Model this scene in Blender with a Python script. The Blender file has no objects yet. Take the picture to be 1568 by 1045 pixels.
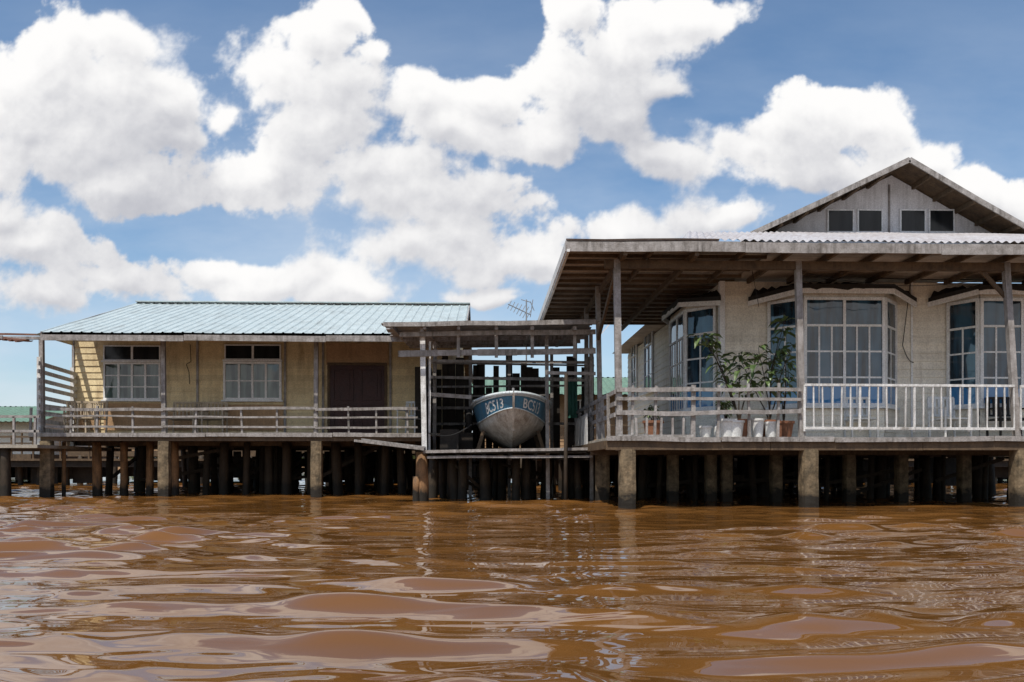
import bpy, math, random
import numpy as np
from mathutils import Vector, Matrix
random.seed(7); np.random.seed(7)
R=random.uniform
# ------------------------------------------------------------------ survey
F=1307.0; HZ=712.0; EYE=0.8; YAW=math.radians(1.71)
def W(px,py,D):
    u=(px-784)/F; v=(HZ-py)/F
    x=u*math.cos(YAW)+math.sin(YAW); y=-u*math.sin(YAW)+math.cos(YAW); t=D/y
    return Vector((x*t,D,EYE+v*t))
def X(px,D): return W(px,700,D).x
def Z(py,D,px=784): return W(px,py,D).z

sc=bpy.context.scene
sc.view_settings.view_transform='Standard'
# ------------------------------------------------------------------ nodes
def new_mat(name):
    m=bpy.data.materials.new(name); m.use_nodes=True
    nt=m.node_tree; b=nt.nodes['Principled BSDF']
    return m,nt,b
def N(nt,t,**k):
    n=nt.nodes.new(t)
    for a,v in k.items(): setattr(n,a,v)
    return n
def ramp(nt,fac,stops):
    r=nt.nodes.new('ShaderNodeValToRGB'); e=r.color_ramp.elements
    while len(e)<len(stops): e.new(0.5)
    for i,(p,c) in enumerate(stops):
        e[i].position=p; e[i].color=(c[0],c[1],c[2],1) if hasattr(c,'__len__') else (c,c,c,1)
    nt.links.new(fac,r.inputs[0]); return r.outputs[0]
def mixc(nt,fac,a,b,blend='MIX'):
    m=nt.nodes.new('ShaderNodeMix'); m.data_type='RGBA'; m.blend_type=blend
    for s,v in ((m.inputs[0],fac),(m.inputs[6],a),(m.inputs[7],b)):
        if hasattr(v,'node'): nt.links.new(v,s)
        elif hasattr(v,'__len__'): s.default_value=(v[0],v[1],v[2],1)
        else: s.default_value=v
    return m.outputs[2]
def noise(nt,vec,scale,detail=5,rough=0.6,dist=0):
    n=nt.nodes.new('ShaderNodeTexNoise'); n.inputs['Scale'].default_value=scale
    n.inputs['Detail'].default_value=detail; n.inputs['Roughness'].default_value=rough
    n.inputs['Distortion'].default_value=dist
    nt.links.new(vec,n.inputs['Vector']); return n.outputs['Fac']
def mapping(nt,vec,s):
    m=nt.nodes.new('ShaderNodeMapping'); m.inputs['Scale'].default_value=s
    nt.links.new(vec,m.inputs['Vector']); return m.outputs[0]
def math_(nt,op,a,b=None,c=None,clamp=False):
    m=nt.nodes.new('ShaderNodeMath'); m.operation=op; m.use_clamp=clamp
    for i,v in enumerate((a,b,c)):
        if v is None: continue
        if hasattr(v,'node'): nt.links.new(v,m.inputs[i])
        else: m.inputs[i].default_value=v
    return m.outputs[0]

def weathered(name,ca,cb,dirt=(0.05,0.04,0.03),dirt_amt=0.5,scale=(3,3,3),streak=(9,9,0.7),rough=0.75,bump=0.25,boards=0,wet=None,metal=0,boardaxis=2,grime_scale=1.3,spec=0.3):
    m,nt,b=new_mat(name)
    tc=N(nt,'ShaderNodeTexCoord').outputs['Object']
    n1=noise(nt,mapping(nt,tc,scale),1.0,3,0.65)
    col=mixc(nt,ramp(nt,n1,[(0.3,0),(0.7,1)]),ca,cb)
    n2=noise(nt,mapping(nt,tc,streak),1.0,3,0.65)
    n3=noise(nt,tc,grime_scale,2,0.6)
    dm=math_(nt,'MULTIPLY',ramp(nt,n2,[(0.42,0),(0.72,1)]),ramp(nt,n3,[(0.35,0.15),(0.65,1)]))
    dm=math_(nt,'MULTIPLY',dm,dirt_amt)
    col=mixc(nt,dm,col,dirt)
    nf=noise(nt,tc,34,1,0.7)
    col=mixc(nt,1.0,col,ramp(nt,nf,[(0.3,0.82),(0.7,1.10)]),'MULTIPLY')
    if boards or wet:
        sep=N(nt,'ShaderNodeSeparateXYZ'); nt.links.new(tc,sep.inputs[0])
    if boards:
        q=math_(nt,'FLOOR',math_(nt,'DIVIDE',sep.outputs[boardaxis],boards))
        wn=N(nt,'ShaderNodeTexWhiteNoise',noise_dimensions='1D'); nt.links.new(q,wn.inputs['W'])
        col=mixc(nt,1.0,col,ramp(nt,wn.outputs['Value'],[(0,0.90),(1,1.05)]),'MULTIPLY')
    if wet:
        zz=math_(nt,'ADD',sep.outputs[2],math_(nt,'MULTIPLY',math_(nt,'SUBTRACT',n1,0.5),0.5))
        wm=ramp(nt,zz,[(0.0,1),(wet,1),(wet+0.12,0)])
        col=mixc(nt,wm,col,(0.022,0.018,0.013))
    nt.links.new(col,b.inputs['Base Color'])
    b.inputs['Roughness'].default_value=rough; b.inputs['Metallic'].default_value=metal
    b.inputs['Specular IOR Level'].default_value=spec
    if bump:
        bp=N(nt,'ShaderNodeBump'); bp.inputs['Strength'].default_value=bump; bp.inputs['Distance'].default_value=0.02
        nt.links.new(nf if bump<.5 else n1,bp.inputs['Height']); nt.links.new(bp.outputs[0],b.inputs['Normal'])
    return m

M_cream =weathered('cream_boards',(0.86,0.71,0.43),(0.72,0.57,0.33),(0.24,0.15,0.08),0.6,boards=0.17,streak=(5,5,0.8))
M_ochre =weathered('ochre_panel',(0.50,0.31,0.17),(0.38,0.24,0.13),(0.1,0.06,0.03),0.5)
M_pale  =weathered('pale_boards',(0.92,0.86,0.74),(0.84,0.78,0.66),(0.38,0.30,0.22),0.45,boards=0.17,streak=(5,5,0.7))
M_gable =weathered('gable_boards',(0.80,0.79,0.80),(0.68,0.66,0.66),(0.2,0.18,0.16),0.5,boards=0.3,boardaxis=0)
M_grey  =weathered('grey_timber',(0.42,0.39,0.37),(0.22,0.195,0.175),(0.05,0.04,0.03),0.85,scale=(6,6,6),streak=(14,14,2))
M_white =weathered('white_painted_timber',(0.80,0.79,0.77),(0.56,0.54,0.51),(0.14,0.11,0.08),0.8,scale=(5,5,5),streak=(16,16,3))
M_frame =weathered('window_frame_paint',(0.88,0.88,0.87),(0.80,0.79,0.77),(0.3,0.26,0.22),0.35,scale=(5,5,5),streak=(16,16,3),bump=0)
M_brown =weathered('brown_timber',(0.16,0.105,0.06),(0.085,0.057,0.035),(0.03,0.02,0.015),0.6,scale=(5,5,5),streak=(12,12,2))
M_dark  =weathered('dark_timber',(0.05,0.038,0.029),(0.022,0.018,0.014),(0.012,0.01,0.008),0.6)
M_door  =weathered('dark_red_door',(0.065,0.020,0.016),(0.04,0.013,0.011),(0.02,0.01,0.008),0.4,rough=0.45)
M_stump =weathered('mossy_concrete',(0.27,0.195,0.115),(0.10,0.075,0.045),(0.03,0.024,0.015),0.95,scale=(5,5,7),streak=(9,9,5),wet=0.2,bump=0.8,grime_scale=3)
M_pile  =weathered('shaded_timber_pile',(0.07,0.048,0.03),(0.033,0.024,0.016),(0.015,0.012,0.008),0.8,scale=(8,8,2),wet=0.25,bump=0.7)  # base colour darkened to carry the shade under the decks
M_pilelit=weathered('sunlit_timber_pile',(0.34,0.18,0.08),(0.14,0.08,0.04),(0.03,0.022,0.014),0.9,scale=(8,8,3),wet=0.2,bump=0.7)  # lit version of the pile timber, warm sunlight painted into the colour
M_tin   =weathered('pale_tin_roof',(0.50,0.57,0.565),(0.41,0.48,0.48),(0.22,0.22,0.19),0.5,rough=0.4,streak=(6,0.7,6),bump=0.06,spec=0.6)
M_zinc  =weathered('zinc_roof',(0.56,0.54,0.54),(0.42,0.39,0.38),(0.2,0.12,0.08),0.6,rough=0.42,streak=(6,0.7,6),bump=0.15,spec=0.5)
M_under =weathered('roof_sheet_underside',(0.56,0.47,0.39),(0.38,0.30,0.24),(0.1,0.06,0.04),0.7,streak=(1,8,1))
M_rust  =weathered('rusty_roof',(0.25,0.11,0.06),(0.18,0.09,0.06),(0.08,0.04,0.03),0.6,streak=(6,0.7,6))
M_green =weathered('green_roof',(0.16,0.27,0.2),(0.12,0.2,0.15),(0.1,0.08,0.05),0.5)
M_planks=weathered('weathered_deck_planks',(0.48,0.43,0.36),(0.33,0.29,0.23),(0.1,0.075,0.05),0.6,boards=0.14,boardaxis=1)
M_plast =weathered('plastic_white',(0.76,0.76,0.75),(0.64,0.64,0.62),(0.2,0.18,0.15),0.3,rough=0.4,bump=0.0)
M_black =weathered('tarred_flashing',(0.035,0.032,0.03),(0.02,0.018,0.017),(0.01,0.01,0.01),0.3,bump=0.1)
M_terra =weathered('clay_pot',(0.30,0.13,0.07),(0.22,0.1,0.06),(0.08,0.05,0.03),0.4)
M_metal =weathered('grey_aluminium',(0.4,0.4,0.4),(0.3,0.3,0.3),(0.1,0.1,0.1),0.3,metal=0.6,rough=0.4)
M_wire  =weathered('black_cable',(0.02,0.02,0.02),(0.03,0.03,0.03),bump=0)
def simple(name,c,rough=0.5):
    return weathered(name,c,tuple(k*0.75 for k in c),tuple(k*0.3 for k in c),0.4,rough=rough,bump=0.08)
M_boatblue=weathered('boat_blue_paint',(0.05,0.21,0.34),(0.035,0.15,0.25),(0.26,0.23,0.18),0.6,rough=0.38,scale=(4,4,4),bump=0.08,spec=0.5)
M_boatwhite=weathered('boat_white_paint',(0.66,0.62,0.55),(0.44,0.39,0.32),(0.16,0.10,0.06),0.95,rough=0.5,scale=(3,3,5),streak=(10,10,1.5),bump=0.1,spec=0.5,grime_scale=2.5)
M_boattrim=simple('boat_trim_paint',(0.70,0.76,0.77),0.4)
M_letters=simple('boat_lettering',(0.85,0.85,0.82),0.5)
M_bucketb=simple('blue_plastic',(0.08,0.22,0.42),0.35)
M_tarp=simple('green_tarp',(0.05,0.16,0.12),0.6)
def glass(name,c1,c2,sc_=(5,5,0.6),ior=1.75,rough=.03,low=None):
    m,nt,b=new_mat(name)
    tc=N(nt,'ShaderNodeTexCoord').outputs['Object']
    n=noise(nt,mapping(nt,tc,sc_),1.0,2,0.5)
    col=mixc(nt,ramp(nt,n,[(0.4,0),(0.6,1)]),c1,c2)
    if low:   # blue half-curtain behind the bottom panes
        sep=N(nt,'ShaderNodeSeparateXYZ'); nt.links.new(tc,sep.inputs[0])
        f=math_(nt,'LESS_THAN',math_(nt,'MULTIPLY_ADD',n,.25,sep.outputs[2]),low[0])
        col=mixc(nt,f,col,low[1])
    nt.links.new(col,b.inputs['Base Color'])
    b.inputs['Roughness'].default_value=rough; b.inputs['IOR'].default_value=ior
    bp=N(nt,'ShaderNodeBump'); bp.inputs['Strength'].default_value=0.15; bp.inputs['Distance'].default_value=0.05
    nt.links.new(noise(nt,tc,2.2,1,0.5),bp.inputs['Height']); nt.links.new(bp.outputs[0],b.inputs['Normal'])
    return m
M_glass=glass('window_glass',(0.008,0.016,0.025),(0.035,0.09,0.14),low=(2.55,(.05,.20,.42)))
M_glassg=glass('greenish_window_glass',(0.025,0.045,0.04),(0.12,0.17,0.15))
M_glassd=glass('dark_window_glass',(0.008,0.01,0.012),(0.02,0.022,0.024),ior=1.4,rough=.15)
def leafmat():
    m,nt,b=new_mat('leaf')
    tc=N(nt,'ShaderNodeTexCoord').outputs['Object']
    n=noise(nt,tc,6,2)
    nt.links.new(mixc(nt,ramp(nt,n,[(0.35,0),(0.65,1)]),(0.035,0.065,0.018),(0.11,0.16,0.05)),b.inputs['Base Color'])
    b.inputs['Roughness'].default_value=0.4
    return m
M_leaf=leafmat()

# ------------------------------------------------------------------ mesh tools
ALL=[]
def empty(name,loc=(0,0,0)):
    e=bpy.data.objects.new(name,None); e.location=loc; e.empty_display_size=0.3
    sc.collection.objects.link(e); return e
class M:
    def __init__(s,name,mat,parent=None,smooth=False):
        s.n=name;s.m=mat;s.p=parent;s.v=[];s.f=[];s.sm=smooth;ALL.append(s)
    def quad(s,*pts):
        i=len(s.v); s.v+= [tuple(p) for p in pts]; s.f.append(tuple(range(i,i+len(pts))))
    def hexa(s,b,t):
        i=len(s.v); s.v+=[tuple(p) for p in b]+[tuple(p) for p in t]
        s.f+=[(i+3,i+2,i+1,i),(i+4,i+5,i+6,i+7)]+[(i+k,i+(k+1)%4,i+4+(k+1)%4,i+4+k) for k in range(4)]
    def box(s,x0,x1,y0,y1,z0,z1):
        s.hexa([(x0,y0,z0),(x1,y0,z0),(x1,y1,z0),(x0,y1,z0)],[(x0,y0,z1),(x1,y0,z1),(x1,y1,z1),(x0,y1,z1)])
    def beam(s,a,b,w,t,j=0.0):
        a=Vector(a);b=Vector(b)
        if j:
            a=a+Vector((R(-j,j),R(-j,j),R(-j,j))); b=b+Vector((R(-j,j),R(-j,j),R(-j,j)))
        d=(b-a).normalized()
        up=Vector((0,0,1)) if abs(d.z)<0.9 else Vector((0,1,0))
        sd=d.cross(up).normalized()*w/2; u=sd.cross(d).normalized()*t/2
        s.hexa([a-sd-u,a+sd-u,a+sd+u,a-sd+u],[b-sd-u,b+sd-u,b+sd+u,b-sd+u])
    def bent(s,a,b,w,t,sag=.02,n=4):
        # a slightly warped plank: a run of butted pieces
        a=Vector(a);b=Vector(b); pts=[a.lerp(b,k/n)+Vector((0,0,R(-sag,sag) if 0<k<n else 0)) for k in range(n+1)]
        for p,q in zip(pts[:-1],pts[1:]): s.beam(p,q,w,t*R(.92,1.08))
    def cyl(s,a,b,r0,r1=None,n=10,caps=True):
        r1=r0 if r1 is None else r1
        a=Vector(a);b=Vector(b);d=(b-a).normalized()
        up=Vector((0,0,1)) if abs(d.z)<0.9 else Vector((0,1,0))
        x=d.cross(up).normalized(); y=x.cross(d)
        i=len(s.v)
        for c,r in ((a,r0),(b,r1)):
            for k in range(n):
                an=2*math.pi*k/n; s.v.append(tuple(c+x*math.cos(an)*r+y*math.sin(an)*r))
        s.f+=[(i+k,i+(k+1)%n,i+n+(k+1)%n,i+n+k) for k in range(n)]
        if caps: s.f+=[tuple(range(i+n-1,i-1,-1)),tuple(range(i+n,i+2*n))]
    def tube(s,pts,r,n=6):
        for a,b in zip(pts[:-1],pts[1:]): s.cyl(a,b,r,r,n)
    def pile(s,x,y,z0,z1,r,n=10,lean=0.03):
        i=len(s.v); K=7; lx,ly=R(-lean,lean),R(-lean,lean)
        for k in range(K+1):
            t=k/K; zz=z0+(z1-z0)*t
            rr=r*(1.10-0.14*t)*R(0.93,1.07)
            for q in range(n):
                an=2*math.pi*q/n; r2=rr*R(0.95,1.05)
                s.v.append((x+lx*(1-t)+math.cos(an)*r2,y+ly*(1-t)+math.sin(an)*r2,zz))
        for k in range(K):
            for q in range(n):
                s.f.append((i+k*n+q,i+k*n+(q+1)%n,i+(k+1)*n+(q+1)%n,i+(k+1)*n+q))
        s.f.append(tuple(range(i+K*n,i+(K+1)*n)))
    def stump(s,x,y,z0,z1,w):
        i=len(s.v); K=9; n=12
        for k in range(K+1):
            t=k/K; zz=z0+(z1-z0)*t; g=1+.05*(1-t)
            for q in range(n):
                side=q//3; f=(q%3)/3+.08
                c=[(-1,-1),(1,-1),(1,1),(-1,1)]; a=c[side]; b=c[(side+1)%4]
                px=a[0]+(b[0]-a[0])*f; py=a[1]+(b[1]-a[1])*f
                if q%3==0: px*=.96; py*=.96
                s.v.append((x+px*w/2*g*R(.955,1.035),y+py*w/2*g*R(.955,1.035),zz))
        for k in range(K):
            for q in range(n): s.f.append((i+k*n+q,i+k*n+(q+1)%n,i+(k+1)*n+(q+1)%n,i+(k+1)*n+q))
        s.f.append(tuple(range(i+K*n,i+(K+1)*n)))
    def obox(s,o,ux,nn,s0,s1,d0,d1,z0,z1):
        def P(a,d,z): return (o[0]+ux[0]*a+nn[0]*d,o[1]+ux[1]*a+nn[1]*d,z)
        s.hexa([P(s0,d1,z0),P(s1,d1,z0),P(s1,d0,z0),P(s0,d0,z0)],[P(s0,d1,z1),P(s1,d1,z1),P(s1,d0,z1),P(s0,d0,z1)])
    def boards(s,A,B,z0,z1,bh=0.17):
        ux=Vector((B[0]-A[0],B[1]-A[1])); L=ux.length; ux/=L; n=Vector((ux.y,-ux.x))
        z=z0
        while z<z1-1e-4:
            zt=min(z+bh,z1)
            def P(a,d,zz): return (A[0]+ux.x*a+n.x*d,A[1]+ux.y*a+n.y*d,zz)
            j=R(0,0.004)
            s.quad(P(0,0.022+j,z),P(L,0.022+j,z),P(L,0.004,zt),P(0,0.004,zt))
            s.quad(P(0,0,z),P(L,0,z),P(L,0.022+j,z),P(0,0.022+j,z))
            z=zt
    def corr(s,p00,p10,p11,p01,pitch=0.2,amp=0.018,seg=6,trap=False):
        p00,p10,p11,p01=map(Vector,(p00,p10,p11,p01))
        L=(p10-p00).length; n=max(2,int(L/pitch*seg))
        nor=(p10-p00).cross(p01-p00).normalized()
        i=len(s.v); K=4
        for k in range(n+1):
            t=k/n; ph=(t*L/pitch)%1.0
            h=amp*math.sin(2*math.pi*ph) if not trap else amp*(1 if ph<0.18 else 0)
            a=p00.lerp(p10,t); b=p01.lerp(p11,t)
            for q in range(K+1):
                w=0.008*math.sin(7.3*t*L/3+q*2.1)
                s.v.append(tuple(a.lerp(b,q/K)+nor*(h+w)))
        for k in range(n):
            for q in range(K):
                o=i+k*(K+1)+q; s.f.append((o,o+K+1,o+K+2,o+1))
    def done(s):
        if not s.f: return
        me=bpy.data.meshes.new(s.n); me.from_pydata(s.v,[],s.f); me.materials.append(s.m)
        if s.sm: me.polygons.foreach_set('use_smooth',[True]*len(me.polygons))
        me.update()
        ob=bpy.data.objects.new(s.n,me); sc.collection.objects.link(ob)
        if s.p:
            ob.parent=s.p; ob.matrix_parent_inverse=Matrix.Translation(-Vector(s.p.location))

def winpanel(fr,gl,A,B,z0,z1,cols,rows,transom=None,subc=1,t=0.05,thin=0.03,proud=0.05):
    ux=Vector((B[0]-A[0],B[1]-A[1])); L=ux.length; ux/=L; n=Vector((ux.y,-ux.x))
    ob=lambda s0,s1,d0,d1,a,b,m=fr: m.obox(A,ux,n,s0,s1,d0,d1,a,b)
    ob(0,t,0.0,proud,z0,z1); ob(L-t,L,0.0,proud,z0,z1)
    ob(t,L-t,0,proud-0.003,z0,z0+t); ob(t,L-t,0,proud-0.003,z1-t,z1)
    ob(-0.04,L+0.04,0.0,proud+0.05,z0-0.045,z0-0.002)
    zt=z1-t
    if transom:
        zt=z0+(z1-z0)*transom; ob(t,L-t,0.01,proud-0.006,zt-0.022,zt+0.022)
    for c in range(cols):
        xa=t+(L-2*t)*c/cols; xb=t+(L-2*t)*(c+1)/cols
        zs=[z0+t,zt]+([z1-t] if transom else [])
        for za,zb in zip(zs[:-1],zs[1:]):
            e1,e2=R(0,.012),R(0,.012)
            def P(a,d,z): return (A[0]+ux.x*a+n.x*d,A[1]+ux.y*a+n.y*d,z)
            gl.quad(P(xa,.012+e1,za),P(xb,.012+e2,za),P(xb,.012+e1,zb),P(xa,.012+e2,zb))
    for c in range(1,cols):
        x=t+(L-2*t)*c/cols; ob(x-0.028,x+0.028,0.01,proud-0.009,z0+t,z1-t)
    for c in range(cols):
        xa=t+(L-2*t)*c/cols; xb=t+(L-2*t)*(c+1)/cols
        for q in range(1,subc):
            x=xa+(xb-xa)*q/subc; ob(x-thin/2,x+thin/2,0.01,proud-0.02,z0+t,zt)
    for r in range(1,rows):
        z=z0+t+(zt-z0-t)*r/rows; ob(t,L-t,0.01,proud-0.023,z-thin/2,z+thin/2)

# ================================================================== LEFT HOUSE
LH=empty('stilt_house',(-6,24,0))
D0=21.5; DW=23.3
zd=Z(664,D0)
lx0=X(48,D0); lx1=X(640,D0); wx0=X(113,DW); wx1=-0.8
ez=Z(509,20.8,62); rz=Z(465,26.5,212); ex0=X(62,20.8); ex1=-0.507; ry=26.5
roof=M('roof',M_tin,LH)
roof.corr((ex0,20.8,ez),(ex1,20.8,ez),(ex1,ry,rz),(ex0,ry,rz),0.24,0.022,10,True)
roof.corr((ex0,32.2,ez),(ex1,32.2,ez),(ex1,ry,rz),(ex0,ry,rz),0.24,-0.022,10,True)
roof.beam((ex0,ry,rz+0.04),(ex1,ry,rz+0.04),0.35,0.03)
und=M('roof_lining',M_brown,LH)
und.quad((ex0,20.85,ez-0.08),(ex1,20.85,ez-0.08),(ex1,ry,rz-0.08),(ex0,ry,rz-0.08))
und.quad((ex0,32.15,ez-0.08),(ex1,32.15,ez-0.08),(ex1,ry,rz-0.08),(ex0,ry,rz-0.08))
fa=M('fascia',M_grey,LH)
x=ex0
while x<ex1-0.1:
    x2=min(x+3.4,ex1); fa.beam((x+0.01,20.79,ez-0.12+R(-.02,.02)),(x2,20.79,ez-0.12+R(-.02,.02)),0.03,0.14); x=x2
for xe in (ex0+0.02,ex1-0.02):
    fa.beam((xe,20.8,ez-0.07),(xe,ry,rz-0.07),0.03,0.17); fa.beam((xe,32.2,ez-0.07),(xe,ry,rz-0.07),0.03,0.17)
wl=M('walls',M_cream,LH)
wl.boards((wx0,DW),(wx1,DW),zd,ez+0.25)
wl.boards((wx0,31),(wx0,DW),zd,ez+0.3); wl.boards((wx1,DW),(wx1,31),zd,ez+0.3); wl.boards((wx1,31),(wx0,31),zd,ez+0.2)
for xg in (wx0,wx1):
    wl.quad((xg,21.3,ez+0.02),(xg,31.6,ez+0.02),(xg,ry,rz-0.1))
tr=M('corner_boards',M_grey,LH)
for px in (113,303,437,495,598):
    xx=X(px,DW); tr.box(xx-0.03,xx+0.03,DW-0.05,DW-0.026,zd,ez+0.2)
op=M('lower_panels',M_ochre,LH)
for a,b,y0,y1 in ((160,250,619,660),(341,434,621,660),(254,302,632,660),(118,154,628,660)):
    op.box(X(a,DW),X(b,DW),DW-0.045,DW-0.027,max(zd,Z(y1,DW)),Z(y0,DW))
op.box(X(500,DW),X(595,DW),DW-0.05,DW-0.027,Z(560,DW),Z(527,DW))
fr=M('window_frames',M_frame,LH); gl=M('window_glass',M_glassg,LH); gd=M('upper_window_glass',M_glassd,LH)
winpanel(fr,gl,(X(160,DW),DW-0.03),(X(247,DW),DW-0.03),Z(614,DW),Z(558,DW),4,3,None,1,0.045)
winpanel(fr,gd,(X(160,DW),DW-0.03),(X(247,DW),DW-0.03),Z(555,DW),Z(532,DW),2,1,None,1,0.03)
winpanel(fr,gl,(X(343,DW),DW-0.03),(X(432,DW),DW-0.03),Z(614,DW),Z(556,DW),4,2,None,1,0.06)
winpanel(fr,gd,(X(345,DW),DW-0.03),(X(431,DW),DW-0.03),Z(553,DW),Z(530,DW),2,1,None,1,0.03)
dr=M('door',M_door,LH)
xa,xb=X(506,DW),X(589,DW); zt=Z(561,DW)
dr.box(xa,xb,DW-0.06,DW-0.027,zd,zt)
xm=(xa+xb)/2
for k,(p,q) in enumerate(((xa,xm-0.01),(xm+0.01,xb))):
    for z0,z1 in ((zd+0.15,zd+0.85),(zd+0.95,zt-0.12)):
        w=0.09
        dr.box(p+w,p+w+0.03,DW-0.085,DW-0.062,z0,z1); dr.box(q-w-0.03,q-w,DW-0.085,DW-0.062,z0,z1)
        dr.box(p+w+0.03,q-w-0.03,DW-0.083,DW-0.062,z1-0.03,z1); dr.box(p+w+0.03,q-w-0.03,DW-0.083,DW-0.062,z0,z0+0.03)
        dr.box(p+w+0.1,q-w-0.1,DW-0.075,DW-0.062,z0+0.1,z1-0.1)
dj=M('door_frame',M_brown,LH)
dj.box(xa-.07,xa-.004,DW-.08,DW-.05,zd,zt+.07); dj.box(xb+.004,xb+.07,DW-.08,DW-.05,zd,zt+.07); dj.box(xa-.004,xb+.004,DW-.08,DW-.051,zt+.003,zt+.07)
ck=M('wall_cracks_and_pipes',M_wire,LH)
def hang(a,b,s,n=10):
    a=Vector(a);b=Vector(b); return [a.lerp(b,k/n)-Vector((0,0,s*math.sin(math.pi*k/n))) for k in range(n+1)]
ck.tube([(X(a,DW),DW-.035,Z(b,DW)) for a,b in ((292,530),(293,556),(286,560),(290,572),(291,590))],.008,5)
dk=M('deck',M_planks,LH)
dk.box(lx0,wx1,D0-0.12,32,zd-0.06,zd)
ej=M('deck_beams',M_brown,LH)
ej.box(lx0,lx1+0.1,D0-0.09,D0-0.02,zd-0.2,zd-0.063)
eg=M('deck_edge_board',M_grey,LH)
x=lx0
while x<lx1:
    x2=min(x+R(1.8,3.2),lx1+0.1); eg.bent((x+0.01,D0-0.14,zd-0.05+R(-.02,.02)),(x2-0.01,D0-0.14,zd-0.05+R(-.02,.02)),0.03,0.10,.008,3); x=x2
for y in (23.2,25.5,28,31): ej.box(lx0,wx1,y,y+0.12,zd-0.28,zd-0.064)
x=lx0+0.2
while x<wx1:
    ej.box(x,x+0.07,D0,31.8,zd-0.18,zd-0.067); x+=0.62
pl=M('piles',M_pile,LH,True); pL=M('front_piles',M_pilelit,LH,True); pc=M('concrete_piles',M_stump,LH)
for px,y,r in ((72,D0,.14),(252,D0,.14),(485,D0,.14)):
    pc.stump(X(px,D0),y,-1,zd-0.2,2*r)
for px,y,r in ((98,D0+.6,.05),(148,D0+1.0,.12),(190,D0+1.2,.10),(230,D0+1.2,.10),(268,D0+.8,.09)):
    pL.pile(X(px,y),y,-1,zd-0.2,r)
for px in (312,345,378,408,440,470,515,548,590,612): pl.pile(X(px,23.1),23.1+R(-.4,.4),-1,zd-0.2,R(.07,.14),10,.1)
for y in (24.8,26.6,28.6,30.6):
    x=lx0+0.5
    while x<wx1: pl.pile(x+R(-.3,.3),y+R(-.3,.3),-1,zd-0.2,R(.07,.14),8,0.18); x+=R(0.7,1.6)
br=M('under_deck_braces',M_pile,LH)
for k in range(22):
    xx=R(lx0,lx1-1.5); y=R(23,30); br.beam((xx,y,R(.1,1.0)),(xx+R(.8,2.2),y+R(-.3,.3),R(.4,1.3)),.07,.09)
bk=M('under_deck_dark_screen',M_dark,LH)  # added dark boards standing in for the shade under the deck
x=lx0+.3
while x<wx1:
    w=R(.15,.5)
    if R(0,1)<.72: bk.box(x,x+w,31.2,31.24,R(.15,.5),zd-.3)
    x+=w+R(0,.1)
ps=M('verandah_posts',M_grey,LH)
for px in (66,252,484):
    xx=X(px,D0); ps.beam((xx,D0-0.02,zd-0.25),(xx+R(-.03,.03),D0-0.02,ez-0.06),.10,.10)
rl=M('railing',M_grey,LH)
for a,b in ((72,252),(252,484),(484,640)):
    rl.bent((X(a,D0),D0-0.09,Z(627,D0)+R(-.03,.03)),(X(b,D0),D0-0.09,Z(628,D0)+R(-.03,.03)),.05,.07,.015)
    rl.bent((X(a,D0),D0-0.09,Z(639,D0)+R(-.03,.03)),(X(b,D0),D0-0.09,Z(640,D0)),.035,.045,.015)
    rl.bent((X(a,D0),D0-0.09,Z(655,D0)+R(-.02,.02)),(X(b,D0),D0-0.09,Z(655,D0)),.04,.05,.01)
for px in (48,110,150,205,300,372,425,535,577,625):
    xx=X(px,D0); rl.beam((xx,D0-0.05,zd-0.05),(xx+R(-.04,.04),D0-0.05,Z(625,D0)+R(-.04,.04)),.045,.06)
sl=M('side_trellis',M_white,LH)
xs=X(62,D0)
for y in (21.45,23.15): sl.beam((xs,y,zd-.3),(xs,y,Z(550,D0)-(y-21.4)*.04),.09,.09)
for k in range(9):
    z=zd+0.10+k*0.20; sl.beam((xs+0.04,21.3,z+R(-.03,.03)),(xs+0.04,23.3,z-0.05+R(-.03,.03)),.03,.10)
# ================================================================== chairs
def chair(loc,rot,w=0.5,name='garden_chair',n=5,mat=M_plast):
    e=empty(name,loc); c=M('frame',mat,e); ca,sa=math.cos(rot),math.sin(rot)
    def T(x,y,z): return (loc[0]+x*ca-y*sa,loc[1]+x*sa+y*ca,loc[2]+z)
    h=w/2
    for sx in (-1,1):
        c.beam(T(sx*h,-.22,0),T(sx*h,-.22,.62),.035,.035); c.beam(T(sx*h,.22,0),T(sx*h,.27,.86),.035,.035)
        c.beam(T(sx*h,-.25,.63),T(sx*h,.26,.64),.05,.03)
    c.beam(T(0,-.22,.42),T(0,.22,.40),w,.03)
    c.beam(T(-h,.27,.86),T(h,.27,.86),.04,.05); c.beam(T(-h,.25,.5),T(h,.25,.5),.03,.04)
    for k in range(n):
        x=-h+w*(k+.5)/n; c.beam(T(x,.25,.5),T(x,.27,.86),w/n*.45,.02)
M_wick=weathered('wicker',(0.55,0.45,0.33),(0.4,0.32,0.22),(0.1,0.07,0.05),.5)
for px,r in ((117,0.3),(141,-0.2)): chair((X(px,22.5),22.5,zd-.0),r,.5,'wicker_armchair',7,M_wick)
chair((X(287,22.7),22.7,zd-.0),0,.9,'verandah_bench',9,M_wick); chair((X(322,22.7),22.7,zd-.0),0.05,.75,'verandah_bench',8,M_wick)
chair((X(628,22.3),22.3,zd),-0.4,.5,'garden_chair',5)

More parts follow.
